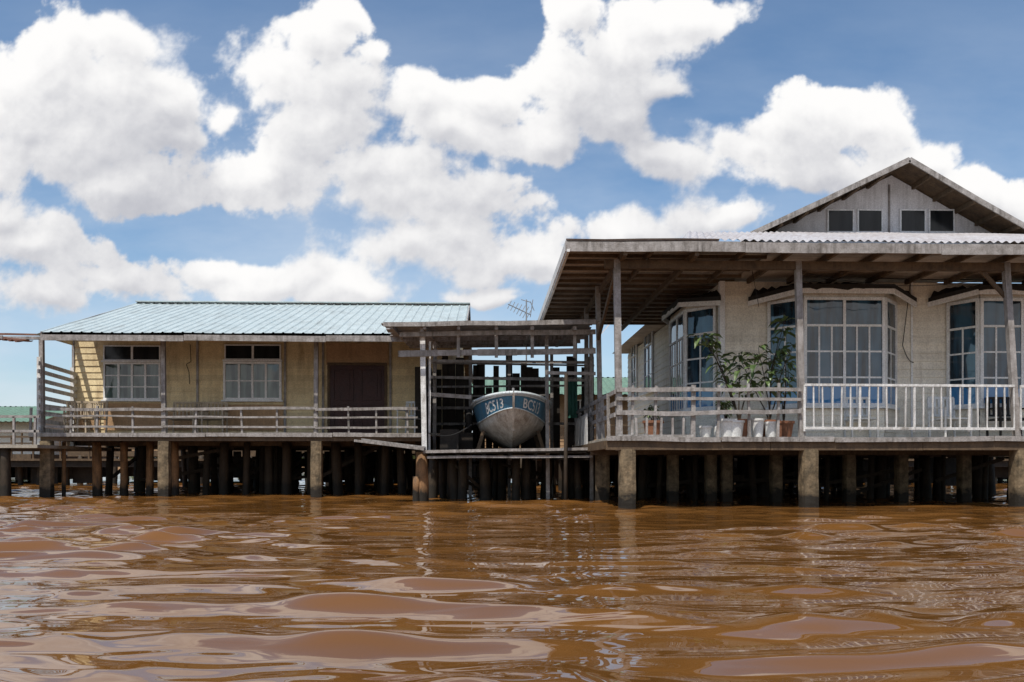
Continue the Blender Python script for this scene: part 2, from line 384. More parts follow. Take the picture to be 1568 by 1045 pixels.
# ================================================================== RIGHT HOUSE
RH=empty('verandah_house',(8,20,0))
d0=15.84; dw=18.0; xe=14.2; xw=5.0; yb=30
gz=Z(670,d0,960)
rx0=1.466; rf=15.3; fz=Z(370,rf,885)
dk=M('deck',M_planks,RH)
dk.box(2.25,xe,d0-0.15,yb,gz-0.06,gz)
bm=M('deck_beams',M_brown,RH)
x=2.2
while x<xe:
    x2=min(x+R(2.5,3.5),xe); zo=R(-.012,.012); bm.box(x+0.01,x2,d0-0.13,d0-0.04,gz-0.24+zo,gz-0.063+zo); x=x2
ed=M('deck_edge_board',M_grey,RH)
x=2.2
while x<xe:
    x2=min(x+R(2,3.4),xe); zo=R(-.018,.018); ed.bent((x+.01,d0-.17,gz-.035+zo),(x2-.01,d0-.17,gz-.035-zo),.03,.09,.008,3); x=x2
for y in (17.9,20.5,23,26,29): bm.box(2.2,xe,y,y+.14,gz-.3,gz-.064)
x=2.35
while x<xe: bm.box(x,x+.07,d0+.02,yb-.1,gz-.2,gz-.067); x+=.6
bm.box(2.18,2.26,d0,yb,gz-.22,gz-.062)
st=M('concrete_piles',M_stump,RH)
for px,y in ((960,d0),(1238,d0),(1562,d0),(922,18.7)):
    st.stump(X(px,y),y,-1.2,gz-.22,.30)
for px in (1030,1088,1112,1188,1300,1380,1476):
    st.stump(X(px,18.4),18.4,-1.2,gz-.3,.24)
pl=M('timber_piles',M_pile,RH,True)
for y in (20.6,23.1,26,29):
    x=2.6
    while x<xe: pl.pile(x+R(-.3,.3),y+R(-.3,.3),-1.2,gz-.3,R(.08,.16),8,.15); x+=R(.8,1.7)
for px in (985,1012,1065,1150,1268,1335,1445,1510): pl.pile(X(px,19.6),19.6,-1.2,gz-.2,R(.05,.11),8,.15)
br=M('under_deck_braces',M_pile,RH)
for k in range(22):
    xx=R(2.5,12); y=R(19,28); br.beam((xx,y,R(.1,.7)),(xx+R(.8,2.4),y+R(-.3,.3),R(.3,1.0)),.06,.08)
bk=M('under_deck_dark_screen',M_dark,RH)  # two added dark rows that close bright gaps under the deck
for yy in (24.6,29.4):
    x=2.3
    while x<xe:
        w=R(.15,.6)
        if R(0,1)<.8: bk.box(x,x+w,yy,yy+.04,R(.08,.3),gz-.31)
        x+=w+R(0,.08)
wl=M('walls',M_pale,RH); cz=fz-0.12
wl.boards((xw,dw),(xe,dw),gz,cz)
wl.boards((xw,yb),(xw,dw),gz,cz); wl.boards((xe,dw),(xe,yb),gz,cz); wl.boards((xe,yb),(xw,yb),gz,cz)
cb=M('corner_boards',M_frame,RH)
cb.box(xw-.055,xw+.05,dw-.06,dw-.028,gz,cz)
cb.box(xw-.055,xw-.028,dw-.028,dw+.08,gz,cz)
for px in (1395,):
    xx=X(px,dw); cb.box(xx-.02,xx+.02,dw-.045,dw-.028,gz,cz)
fr=M('window_frames',M_frame,RH); gl=M('window_glass',M_glass,RH); cap=M('bay_caps',M_frame,RH); blk=M('bay_flashing',M_black,RH)
bw=M('bay_aprons',M_pale,RH)
z0=Z(622,17.35,1290); z1=Z(455,17.35,1290)
def bay(P,cols=(1,2,1),rowsn=3,tf=.74,capov=.18,zz0=z0,zz1=z1):
    cs=[(P[0],P[1],cols[0]),(P[1],P[2],cols[1]),(P[2],P[3],cols[2])]
    for A,B,c in cs:
        winpanel(fr,gl,A,B,zz0,zz1,c,rowsn,tf,3 if c>1 else 2,.06,.034)
        bw.boards(A,B,gz,zz0-.05); bw.boards(A,B,zz1+.002,zz1+.12,.12)
    A,B,C,D=[Vector(p) for p in P]
    n=Vector(((C-B).y,-(C-B).x)).normalized(); t=(C-B).normalized()
    o=[A-t*.45+n*.03,B-t*.12+n*capov,C+t*.12+n*capov,D+t*.45+n*.03]
    zc=zz1+.10
    for k in range(3):
        da=.14 if k==0 else 0; db=.14 if k==2 else 0
        cap.beam((o[k].x,o[k].y,zc-da),(o[k+1].x,o[k+1].y,zc-db),.035,.10)
    pts=[]
    for k in range(3):
        m=12
        for q in range(m):
            f=q/m; dz=-.14*(1-f) if k==0 else (-.14*f if k==2 else 0)
            a=o[k].lerp(o[k+1],f); b=(A-t*.3).lerp(D+t*.3,(k*m+q)/(3*m)); pts.append((a,b,R(-.03,.045),dz))
    pts.append((o[3],D+t*.3,0,-.14))
    for (a,b,h,e1),(a2,b2,h2,e2) in zip(pts[:-1],pts[1:]):
        blk.quad((a.x,a.y,zc+.05+e1),(a2.x,a2.y,zc+.05+e2),(b2.x,b2.y,zc+.30+h2+e2),(b.x,b.y,zc+.30+h+e1))
        n3=n*.02
        blk.quad((a.x+n3.x,a.y+n3.y,zc+.025+h+e1),(a2.x+n3.x,a2.y+n3.y,zc+.025+h2+e2),(a2.x+n3.x,a2.y+n3.y,zc+.14+e2),(a.x+n3.x,a.y+n3.y,zc+.14+e1))
yf=17.4
bay([(X(1176,dw),dw-.03),(X(1230,yf),yf),(X(1354,yf),yf),(X(1354,yf)+.5,dw-.03)])
bay([(X(1450,dw),dw-.03),(X(1500,yf),yf),(X(1628,yf),yf),(X(1628,yf)+.5,dw-.03)])
bay([(xw-.03,21.1),(4.45,20.5),(4.45,18.95),(xw-.03,18.3)],(1,2,1),3)
for a,b in ((25.3,26.6),(28,29)):
    winpanel(fr,gl,(xw-.03,b),(xw-.03,a),Z(600,26),Z(505,26),2,3,.75,1,.06)
rs=M('verandah_roof',M_under,RH)
rs.corr((rx0,24,fz-.03),(rx0,rf,fz-.03),(xw+.5,rf,fz+.0),(xw+.5,24,fz+.0),.15,.012,6)
rs.quad((xw+.3,rf,fz-.06),(xe,rf,fz-.06),(xe,dw+.3,fz-.04),(xw+.3,dw+.3,fz-.04))
rs.quad((xw-.5,24,fz-.03),(xe,24,fz-.03),(xe,yb+.5,fz-.03),(xw-.5,yb+.5,fz-.03))
pu=M('purlins',M_brown,RH)
y=rf+.12
while y<24:
    pu.beam((rx0+.03,y,fz-.085+R(-.01,.01)),(xw+.3,y+R(-.05,.05),fz-.085),.07,.06); y+=.55
for xx in (2.5,3.8): pu.beam((xx,rf,fz-.18),(xx,24,fz-.18),.07,.12)
pu.box(2.2,xe,d0-.06,d0+.05,fz-.36,fz-.21)
for k in range(14):
    xx=3+k*.85; pu.beam((xx,rf+.05,fz-.12),(xx,dw-.03,fz-.12),.06,.10)
fa=M('fascia',M_grey,RH)
x=rx0-.05
while x<xe:
    x2=min(x+R(2.6,3.6),xe); zo=R(-.012,.012); fa.bent((x,rf-.02,fz-.09+zo),(x2-.008,rf-.02,fz-.09-zo),.03,.18,.008,3); x=x2
fs=M('side_fascia',M_white,RH)
fs.beam((rx0-.03,rf,fz-.07),(rx0-.03,24,fz-.07),.03,.17)
fs.beam((rx0-.0,rf-.04,fz-.17),(rx0-.0,24,fz-.20),.05,.05)
mr=M('main_roof',M_zinc,RH)
A0=(3.6,15.32,fz+.05); A1=(xe,15.32,fz+.05)
zt_=Z(357,19.6,1300); B0=(4.65,19.6,zt_); B1=(xe,19.6,zt_)
mr.corr(A0,A1,B1,B0,.15,.02,6)
mr.quad((3.55,15.4,fz+.02),B0,(4.65,yb,zt_),(3.55,yb,fz+.02))
cp=M('side_roof_sheet',M_zinc,RH)
cp.corr((rx0-.04,24,fz+.02),(rx0-.04,rf-.05,fz+.02),(4.2,rf-.05,fz+.05),(4.2,24,fz+.05),.15,.015,6)
GF=19.5; GW=20.35
ap=W(1392,242,GF); lf=W(1150,356,GF); rt=W(1600,362,GF)
gw=M('gable_wall',M_gable,RH)
off=.12
sl_l=(ap.z-lf.z)/(ap.x-lf.x); sl_r=(ap.z-rt.z)/(rt.x-ap.x)
xl=lf.x+.5; xr=rt.x-.3
gw.quad((xl,GW,5.6),(xr,GW,5.6),(xr,GW,ap.z-off-(xr-ap.x)*sl_r),(ap.x,GW,ap.z-off),(xl,GW,ap.z-off-(ap.x-xl)*sl_l))
gr=M('gable_roof',M_zinc,RH)
gr.corr((lf.x,yb,lf.z),(lf.x,GF,lf.z),ap,(ap.x,yb,ap.z),.15,.02,6)
gr.corr((rt.x,GF,rt.z),(rt.x,yb,rt.z),(ap.x,yb,ap.z),ap,.15,.02,6)
gu=M('gable_soffit',M_brown,RH)
o=Vector((0,0,-.07))
gu.quad(Vector((lf.x,yb,lf.z))+o,lf+o,ap+o,Vector((ap.x,yb,ap.z))+o)
gu.quad(Vector((rt.x,yb,rt.z))+o,rt+o,ap+o,Vector((ap.x,yb,ap.z))+o)
bg=M('barge_boards',M_grey,RH)
for P in (lf,rt):
    P2=P+(P-ap).normalized()*.2
    mid=P2.lerp(ap,.5)+Vector((0,0,R(-.02,.02)))
    bg.beam(P2+Vector((0,-.03,-.05)),mid+Vector((0,-.03,-.05)),.035,.12); bg.beam(mid+Vector((0,-.028,-.05)),ap+Vector((0,-.028,-.05)),.035,.12)
for k in range(1,6):
    q=ap.lerp(rt,k/6.2); gu.beam(q+Vector((0,0,-.12)),q+Vector((0,.85,-.12)),.07,.1)
    q=ap.lerp(lf,k/6.2); gu.beam(q+Vector((0,0,-.12)),q+Vector((0,.85,-.12)),.07,.1)
bt=M('gable_battens',M_grey,RH)
bt.box(X(1361,GW)-.02,X(1361,GW)+.02,GW-.03,GW-.004,5.7,ap.z-.35)
gg=M('gable_windows',M_glassd,RH); gfr=M('gable_window_frames',M_frame,RH)
for a,b in ((1266,1307),(1312,1351),(1377,1417),(1421,1461)):
    winpanel(gfr,gg,(X(a,GW),GW-.003),(X(b,GW),GW-.003),Z(357,GW,a),Z(321,GW,a),1,1,None,1,.035,.02,.04)
bk=M('rear_gable_wall',M_gable,RH)
bk.quad((xl,yb-.2,cz),(xr,yb-.2,cz),(xr,yb-.2,ap.z-off-(xr-ap.x)*sl_r),(ap.x,yb-.2,ap.z-off),(xl,yb-.2,ap.z-off-(ap.x-xl)*sl_l))
vp=M('verandah_posts',M_grey,RH)
def vpost(px,y,zt,w=.12,px2=None):
    vp.beam((X(px,y),y-.02,gz-.25),(X(px2 or px,y),y-.02,zt),w,w)
vpost(948,d0,fz-.2,.12,944); vpost(1228,d0,fz-.2,.11,1221); vpost(1557,d0,fz-.2,.11,1539)
vpost(920,18.7,fz-.1,.10,915)
for y in (21.3,24): vp.beam((2.5,y,gz),(2.5,y,fz-.1),.1,.1)
bc=M('knee_braces',M_brown,RH)
bc.beam((2.45,d0+.1,fz-.25),(2.45,18.6,fz-1.25),.05,.10)
bc.beam((X(1545,d0),d0+.02,fz-.9),(X(1500,d0),d0+.02,fz-.3),.05,.07)
rl=M('plank_railing',M_grey,RH)
yr=d0-.10
for py0,py1,t in ((597,597,.08),(611,612,.06),(632,630,.09)):
    rl.bent((X(944,yr),yr,Z(py0,yr,950)),(X(1064,yr),yr,Z(py0,yr,1064)+R(-.02,.02)),.04,t,.014,3)
    rl.bent((X(1062,yr),yr-.012,Z(py0,yr,1064)+R(-.02,.02)),(X(1226,yr),yr-.012,Z(py1,yr,1200)),.04,t*.9,.014,3)
for px in (968,1003,1062,1100,1149,1192):
    rl.beam((X(px,yr),yr+.05,gz-.03),(X(px,yr)+R(-.04,.04),yr+.05,Z(590+R(-4,4),yr,px)),.08 if px==1062 else .045,.06)
rl.beam((X(944,yr),yr-.01,Z(668,yr,950)),(X(1062,yr),yr-.01,Z(668,yr,1060)),.03,.05)
for px in (975,990,1012,1030,1046): rl.beam((X(px,yr),yr,gz),(X(px,yr)+R(-.03,.03),yr,Z(640,yr,px)),.04,.04)
for z in (Z(600,yr,945),Z(618,yr,945),Z(636,yr,945)):
    rl.beam((2.38,yr,z),(2.3,24,z+R(-.03,.03)),.035,.08,.01)
for y in (16.4,17.2,18,19.2,20.2,21.4,22.6): rl.beam((2.36,y,gz-.1),(2.34,y,Z(598,yr,945)),.06,.05)
sd=M('side_rail_panel',M_white,RH)
for k in range(9):
    y=18.9+k*.28; sd.beam((2.22,y,gz-.12),(2.22,y+R(-.01,.01),gz+.62),.02,.25)
bl=M('baluster_railing',M_white,RH)
xa,xb=X(1232,yr),X(1553,yr)
zt=Z(590,yr,1400); zb=Z(656,yr,1400)
bl.beam((xa,yr,zt),(xb,yr,zt-.01),.04,.045); bl.beam((xa,yr,zb),(xb,yr,zb-.01),.05,.05)
n=23
for k in range(n+1):
    xx=xa+(xb-xa)*k/n; bl.beam((xx,yr,zb-(.06 if k%6==0 else 0)),(xx+R(-.018,.018),yr,zt),.022 if k%6 else .04,.025)
xa2,xb2=X(1563,yr),xe
bl.beam((xa2,yr,zt-.02),(xb2,yr,zt-.02),.05,.05); bl.beam((xa2,yr,zb),(xb2,yr,zb-.01),.06,.06)
xx=xa2
while xx<xb2: bl.beam((xx,yr,zb),(xx,yr,zt),.025,.03); xx+=.17
wr=M('wall_cables',M_wire,RH)
wr.tube(hang((X(1392,dw),dw-.06,cz),(X(1380,dw),dw-.06,Z(530,dw,1390)),0),.008,5)
wr.tube(hang((X(1380,dw),dw-.06,Z(530,dw,1390)),(X(1397,dw),dw-.06,Z(556,dw,1390)),.1),.008,5)
wr.tube(hang((X(1150,16.5),16.5,cz),(X(1162,16.5),16.5,Z(470,16.5,1150)),0),.006,5)
wr.tube(hang((X(1100,dw),dw-.07,Z(415,dw,1100)),(xe,dw-.07,Z(420,dw,1400)),.15,20),.008,5)
wr.tube(hang((X(1240,d0),d0+.3,fz-.35),(X(1530,d0),d0+.3,fz-.45),.18,16),.006,5)

def pot(name,x,y,z,r,h,mat,rim=True):
    e=empty(name,(x,y,z)); m=M('body',mat,e,False)
    m.cyl((x,y,z),(x,y,z+h),r*.75,r,18)
    if rim: m.cyl((x,y,z+h-.02),(x,y,z+h+.02),r*1.1,r*1.1,18)
    return e
yp=d0+.12
pot('plastic_bucket',X(1080,yp),yp,gz,.12,.2,M_plast)
pot('plastic_bucket',X(1126,yp),yp,gz,.16,.30,M_plast)
pot('plastic_bucket',X(1160,yp),yp,gz,.12,.34,M_plast)
pot('plastic_bucket',X(1181,yp),yp,gz,.13,.28,M_plast)
pot('plant_pot',X(1205,yp),yp+.3,gz,.14,.3,M_terra)
e=empty('detergent_bottle',(X(1099,yp),yp,gz)); b=M('body',M_plast,e); xx=X(1099,yp)
b.cyl((xx,yp,gz),(xx,yp,gz+.2),.07,.07,14); b.cyl((xx,yp,gz+.2),(xx,yp,gz+.27),.07,.025,14)
b2=M('cap',M_bucketb,e); b2.cyl((xx,yp,gz+.27),(xx,yp,gz+.31),.03,.03,10)
def plant(name,x,y,z,hgt,nb,lean,ll=.2,pmat=M_terra,dens=3):
    e=empty(name,(x,y,z)); p=M('pot',pmat,e); p.cyl((x,y,z),(x,y,z+.32),.14,.19,18); p.cyl((x,y,z+.30),(x,y,z+.35),.21,.21,18)
    s=M('stems',M_pile,e); l=M('leaves',M_leaf,e)
    for b in range(nb):
        an=R(0,6.28); pts=[Vector((x,y,z+.3))]; d=Vector((lean+math.cos(an)*.3,math.sin(an)*.15,1)).normalized()
        L=hgt*R(.6,1)*.95; n=9
        for k in range(n):
            d=(d+Vector((R(-.16,.16),R(-.12,.12),R(-.02,.06)))).normalized(); pts.append(pts[-1]+d*L/n)
        for k in range(n): s.cyl(pts[k],pts[k+1],.016*(1-k/n*.7),.016*(1-(k+1)/n*.7),6,False)
        for k in range(4,n+1):
            for q in range(dens if k<n else 6):
                a=R(0,6.28); dd=Vector((math.cos(a),math.sin(a)*.8,R(-.5,.55))).normalized(); le=ll*R(.6,1.25); w=le*.2
                base=pts[k]+dd*.02; sdv=dd.cross(Vector((R(-.4,.4),R(-.4,.4),1))).normalized()*w
                tip=base+dd*le+Vector((0,0,-le*.35)); m1=base+dd*le*.4+Vector((0,0,.01)); m2=base+dd*le*.72+Vector((0,0,-le*.1))
                up=Vector((0,0,.018))
                l.quad(base,m1+sdv+up,m1); l.quad(base,m1,m1-sdv+up)
                l.quad(m1+sdv+up,m2+sdv*.8+up,m2,m1); l.quad(m1,m2,m2-sdv*.8+up,m1-sdv+up)
                l.quad(m2+sdv*.8+up,tip,m2); l.quad(m2,tip,m2-sdv*.8+up)
plant('potted_plant',X(1132,16.1),16.1,gz,2.0,5,-.05,.26)
plant('potted_plant',X(1178,16.3),16.3,gz,2.1,5,.0,.26)
plant('potted_plant',X(1200,16.7),16.7,gz,1.7,3,-.1,.2)
plant('potted_plant',X(1000,16.6),16.6,gz,.35,3,0,.12)
plant('potted_plant',X(1112,16.0),16.0,gz,.5,3,0,.14,M_plast)
chair((X(1455,17),17,gz),0.2,.6,'garden_chair',6); chair((X(1322,17),17.1,gz),-0.1,.5,'garden_chair',5)
chair((X(1548,17),17,gz),0,.7,'verandah_bench',7,M_black)

# ================================================================== BOAT SHED
SH=empty('boat_shed',(0,20,0))
s0=18.7; shz=Z(497,18.3); sx0=X(588,18.3); sx1=X(912,18.3)
pr=M('roof_planks',M_grey,SH)
y=18.25
while y<22.2:
    wdt=R(.2,.3); dz=(y-18.25)*.05
    pr.beam((sx0+R(-.1,.05)-.02*(y-18),y+wdt/2,shz+dz+R(-.01,.02)),(sx1+R(-.05,.1),y+wdt/2+R(-.03,.03),shz+.08+dz),wdt,.025); y+=wdt+R(.0,.06)
rb=M('roof_beams',M_grey,SH)
rb.bent((sx0,18.2,shz-.03),(sx1,18.2,shz+.05),.03,.10,.015,5)
rb.bent((X(612,18.5),18.5,shz-.2),(X(912,18.5),18.5,shz-.12),.05,.10,.012,5)
rb.bent((X(610,18.65),18.64,Z(543,18.65)),(X(912,18.65),18.64,Z(537,18.65)),.05,.13,.012,5)
for y in (19.5,20.4,21.3,22.1): rb.beam((sx0+.2,y,shz-.12+.04*(y-18)),(sx1,y,shz-.05+.04*(y-18)),.06,.10)
for px in (600,650,702,760,815,880): rb.beam((X(px,18.3),18.25,shz-.08),(X(px,18.3)+R(-.1,.1),22.1,shz+.08),.07,.08)
for px in (702,760,815,880): rb.beam((X(px,18.6),18.6,Z(548,18.6)),(X(px,18.6),18.6,shz-.1),.07,.05)
pw=M('posts',M_white,SH)
pw.beam((X(650,s0),s0,1.1),(X(647,s0),s0,shz-.05),.11,.12)
pw.beam((X(657,s0),s0+.1,1.1),(X(658,s0),s0+.1,shz-.3),.045,.05)
pg=M('rear_posts',M_grey,SH)
for px,y in ((665,20.6),(665,22.2),(838,19.2),(845,22.2),(905,19.6),(905,22),(720,22.2),(780,22.2)):
    pg.beam((X(px,y),y,-1),(X(px,y),y,shz),.08,.08,.03)
bx=M('wall_rails',M_grey,SH)
for py,y,a,b in ((580,20.5,660,905),(581,22.2,660,905),(606,19.6,655,722),(607,22.2,660,840),(560,22.2,655,910),(628,22.2,655,840),(553,20.5,655,900),(574,18.9,838,912),(590,22,655,900),(650,22.2,655,905)):
    bx.beam((X(a,y),y,Z(py,y)+R(-.06,.06)),(X(b,y),y,Z(py,y)+R(-.06,.06)),.04,R(.03,.09))
bd=M('interior_shade_boards',M_dark,SH)  # dark boards, heightened to make the shed interior read shaded
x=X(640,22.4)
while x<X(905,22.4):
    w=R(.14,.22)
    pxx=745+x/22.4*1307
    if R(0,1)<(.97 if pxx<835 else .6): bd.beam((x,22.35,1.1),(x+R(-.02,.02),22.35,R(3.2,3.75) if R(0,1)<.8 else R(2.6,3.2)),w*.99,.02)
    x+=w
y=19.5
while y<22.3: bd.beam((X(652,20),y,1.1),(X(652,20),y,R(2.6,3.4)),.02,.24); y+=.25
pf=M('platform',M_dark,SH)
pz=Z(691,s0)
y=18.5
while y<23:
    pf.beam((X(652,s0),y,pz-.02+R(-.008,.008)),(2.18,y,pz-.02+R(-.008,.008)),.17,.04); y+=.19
pe=M('platform_edge',M_grey,SH)
pe.beam((X(548,18.8),18.4,Z(676,18.8)),(X(652,18.8),18.35,Z(689,18.8)),.22,.05); pe.beam((X(556,18.8),18.65,Z(674,18.8)),(X(652,18.8),18.6,Z(686,18.8)),.2,.05)
pe.bent((X(650,s0),18.4,pz-.02),(X(912,s0),18.38,pz+.05),.05,.06,.012,4)
pe.bent((X(655,s0),18.45,pz-.14),(X(905,s0),18.45,pz-.12),.06,.05,.012,4)
pb=M('platform_joists',M_dark,SH)
for k in range(7): xx=X(660,s0)+k*.56; pb.box(xx,xx+.08,18.5,23,pz-.2,pz-.045)
pq=M('piles',M_pile,SH,True); ps2=M('lit_pile',M_pilelit,SH,True)
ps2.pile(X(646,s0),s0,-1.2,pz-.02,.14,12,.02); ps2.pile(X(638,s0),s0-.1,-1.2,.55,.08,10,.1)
for y in (19.6,20.8,22.4,24.5,26.5):
    for px in (672,690,712,740,762,795,812,842,868,890):
        if R(0,1)<.65: pq.pile(X(px+R(-8,8),y),y+R(-.2,.2),-1.2,pz-.1,R(.06,.13),8,.15)
for k in range(8):
    xx=R(-1.2,1.6); y=R(19.5,25); pq.beam((xx,y,R(.1,.9)),(xx+R(.6,1.2),y,R(.1,.9)),.05,.07)
pq.cyl((X(866,18.2),18.2,-1),(X(867,18.2),18.22,Z(572,18.2)),.045,.04,8)
tp=M('hanging_tarp',M_tarp,SH)
xa,xb=X(868,21.9),X(884,21.9)
for k in range(6):
    tp.quad((xa+(xb-xa)*k/6,21.9+.03*(k%2),Z(640,21.9)),(xa+(xb-xa)*(k+1)/6,21.9+.03*((k+1)%2),Z(640,21.9)),(xa+(xb-xa)*(k+1)/6,21.9+.03*((k+1)%2),Z(583,21.9)),(xa+(xb-xa)*k/6,21.9+.03*(k%2),Z(583,21.9)))
cl=M('stored_crates',M_dark,SH)
for k in range(7):
    xx=R(X(665,20),X(700,20)); y=R(19.6,21.5); h=R(.2,.6); cl.box(xx,xx+R(.2,.5),y,y+.4,pz,pz+h)
wr=M('ropes',M_wire,SH)
wr.tube(hang((X(722,19),19.2,1.7),(X(655,s0),s0,1.5),.15),.012,5)

# ================================================================== BOAT
BO=empty('wooden_boat',(X(781,19),19,pz))
bx0=X(783,19.0); by0=18.35; L=5.2; kz=pz+.07
def hull(sd,s,t):
    q=min(s/.42,1); b=.92*(1-(1-q)**2.2)**.58*(1-.12*max(0,s-.5)**1.0)
    zs=kz+1.02+.16*(1-min(s/.5,1))**1.6
    k=kz+.42*(1-min(s/.25,1))**2
    if t<.42: w=(t/.42)**.85*.80
    else: w=.80+.20*((t-.42)/.58)**.9
    z=k+(zs-k)*t
    y=by0+s*L+(1-t)**1.3*.35*(1-s)**3
    return Vector((bx0+.03+sd*b*w,y,z))
NS,NT=40,14
h1=M('lower_hull',M_boatwhite,BO,True); h2=M('blue_topsides',M_boatblue,BO,True)
for sd in (-1,1):
    for mm,ta,tb in ((h1,0,.57),(h2,.57,1)):
        i=len(mm.v)
        for a in range(NS+1):
            s=(a/NS)**1.8
            for c in range(NT+1): mm.v.append(tuple(hull(sd,s,ta+(tb-ta)*c/NT)))
        for a in range(NS):
            for c in range(NT):
                o=i+a*(NT+1)+c; mm.f.append((o,o+NT+1,o+NT+2,o+1) if sd<0 else (o+1,o+NT+2,o+NT+1,o))
tm=M('rub_rails',M_boattrim,BO)
for sd in (-1,1):
    for t,r in ((1.0,.04),(.94,.016),(.575,.014)):
        pts=[hull(sd,(a/30)**1.8,t)+Vector((sd*.012,-.01,0)) for a in range(31)]; tm.tube(pts,r,8)
fd=M('foredeck',M_boatblue,BO,True)
i=len(fd.v); NA=24
for a in range(NA+1):
    s=(a/NA)**1.8*.5
    p=hull(-1,s,1);q=hull(1,s,1)
    for c in range(9):
        k=c/8; v=p.lerp(q,k); v.z+=.13*math.sin(math.pi*k)*min(1,s*8); fd.v.append(tuple(v))
for a in range(NA):
    for c in range(8): o=i+a*9+c; fd.f.append((o,o+1,o+10,o+9))
cb_=M('cockpit_coaming',M_boattrim,BO)
for sd in (-1,1): cb_.beam(hull(sd,.5,1)+Vector((0,0,.08)),hull(sd,1,1)+Vector((0,0,.08)),.03,.16)
cb_.beam(hull(-1,.5,1)+Vector((0,0,.1)),hull(1,.5,1)+Vector((0,0,.1)),.03,.2)
tr_=M('transom',M_boatblue,BO); tr_.quad(*[hull(-1,1,c/6) for c in range(6,-1,-1)],*[hull(1,1,c/6) for c in range(1,7)])
st_=M('stem_and_keel',M_boatwhite,BO)
for a in range(10): st_.beam(hull(1,0,a/10)+Vector((0,-.012,0)),hull(1,0,(a+1)/10)+Vector((0,-.012,0)),.045,.045)
st_.beam(hull(1,0,0),hull(1,1,0),.06,.08)
bit=M('bow_bollard',M_grey,BO); p=hull(1,.04,1); bit.cyl((bx0+.03,p.y,p.z),(bx0+.03,p.y,p.z+.14),.03,.03,10)
crd=M('cradle',M_brown,BO)
for y in (19.5,21,22.6): crd.box(bx0-.8,bx0+.8,y,y+.12,pz+.002,pz+.075)
for y in (19.6,21.1,22.7):
    for sd in (-1,1): crd.beam((bx0+sd*.75,y-.03,pz+.05),(bx0+sd*.62,y-.03,pz+.48),.08,.08)
ty=M('tyre_fender',M_black,BO)
def torus(m,c,ax,Rr,r,n=20,k=8):
    ax=Vector(ax).normalized(); u=ax.orthogonal().normalized(); w=ax.cross(u); i=len(m.v)
    for a in range(n):
        A=2*math.pi*a/n; dr=u*math.cos(A)+w*math.sin(A)
        for b in range(k):
            B=2*math.pi*b/k; m.v.append(tuple(Vector(c)+dr*(Rr+r*math.cos(B))+ax*r*math.sin(B)))
    for a in range(n):
        for b in range(k): m.f.append((i+a*k+b,i+((a+1)%n)*k+b,i+((a+1)%n)*k+(b+1)%k,i+a*k+(b+1)%k))
torus(ty,(bx0-.97,20.6,pz+.75),(1,0,0),.22,.08)
def lettering(txt,sd):
    cu=bpy.data.curves.new('t','FONT'); cu.body=txt; cu.size=1; cu.resolution_u=3; cu.offset=.012
    ob=bpy.data.objects.new('t',cu); sc.collection.objects.link(ob)
    dg=bpy.context.evaluated_depsgraph_get(); me=bpy.data.meshes.new_from_object(ob.evaluated_get(dg))
    bpy.data.objects.remove(ob)
    xs=[v.co.x for v in me.vertices]; x0,x1=min(xs),max(xs)
    m=M('registration_lettering',M_letters,BO)
    sa,sb=.018,.12
    tab=[]; acc=0; pr_=hull(sd,sa,.72)
    for k in range(60):
        s=sa+(sb-sa)*k/59; p=hull(sd,s,.72); acc+=(p-pr_).length; pr_=p; tab.append((acc,s))
    def s_at(f):
        tgt=f*acc
        for (a0,s0_),(a1,s1_) in zip(tab[:-1],tab[1:]):
            if tgt<=a1: return s0_+(s1_-s0_)*((tgt-a0)/max(1e-6,a1-a0))
        return tab[-1][1]
    for v in me.vertices:
        f=(v.co.x-x0)/(x1-x0)
        if sd<0: f=1-f
        s=s_at(f); t=.64+.24*(v.co.y/.7)
        p=hull(sd,s,t); dp=(hull(sd,s+.004,t)-p).normalized(); dq=(hull(sd,s,t+.01)-p).normalized()
        n=dp.cross(dq).normalized()
        if n.y>0: n=-n
        m.v.append(tuple(p+n*.014))
    for p in me.polygons: m.f.append(tuple(p.vertices))
lettering('BC513',-1); lettering('BC513',1)

# ================================================================== antenna
AN=empty('tv_antenna',(X(806,25.5),25.5,3.5)); am=M('mast_and_elements',M_metal,AN)
b=W(806,459,25.5); am.cyl((b.x,25.5,1.3),b,.022,.02,8)
def bar(p,q,r=.012): am.cyl(W(p[0],p[1],25.5),W(q[0],q[1],25.5),r,r,6)
bar((778,466),(812,482),.016)
for k in range(7):
    f=k/6; x=780+30*f; y=467+14*f; bar((x-3-2*f,y+6+3*f),(x+3+2*f,y-6-3*f))
bar((812,462),(818,476)); bar((816,459),(812,486)); bar((798,459),(812,463))
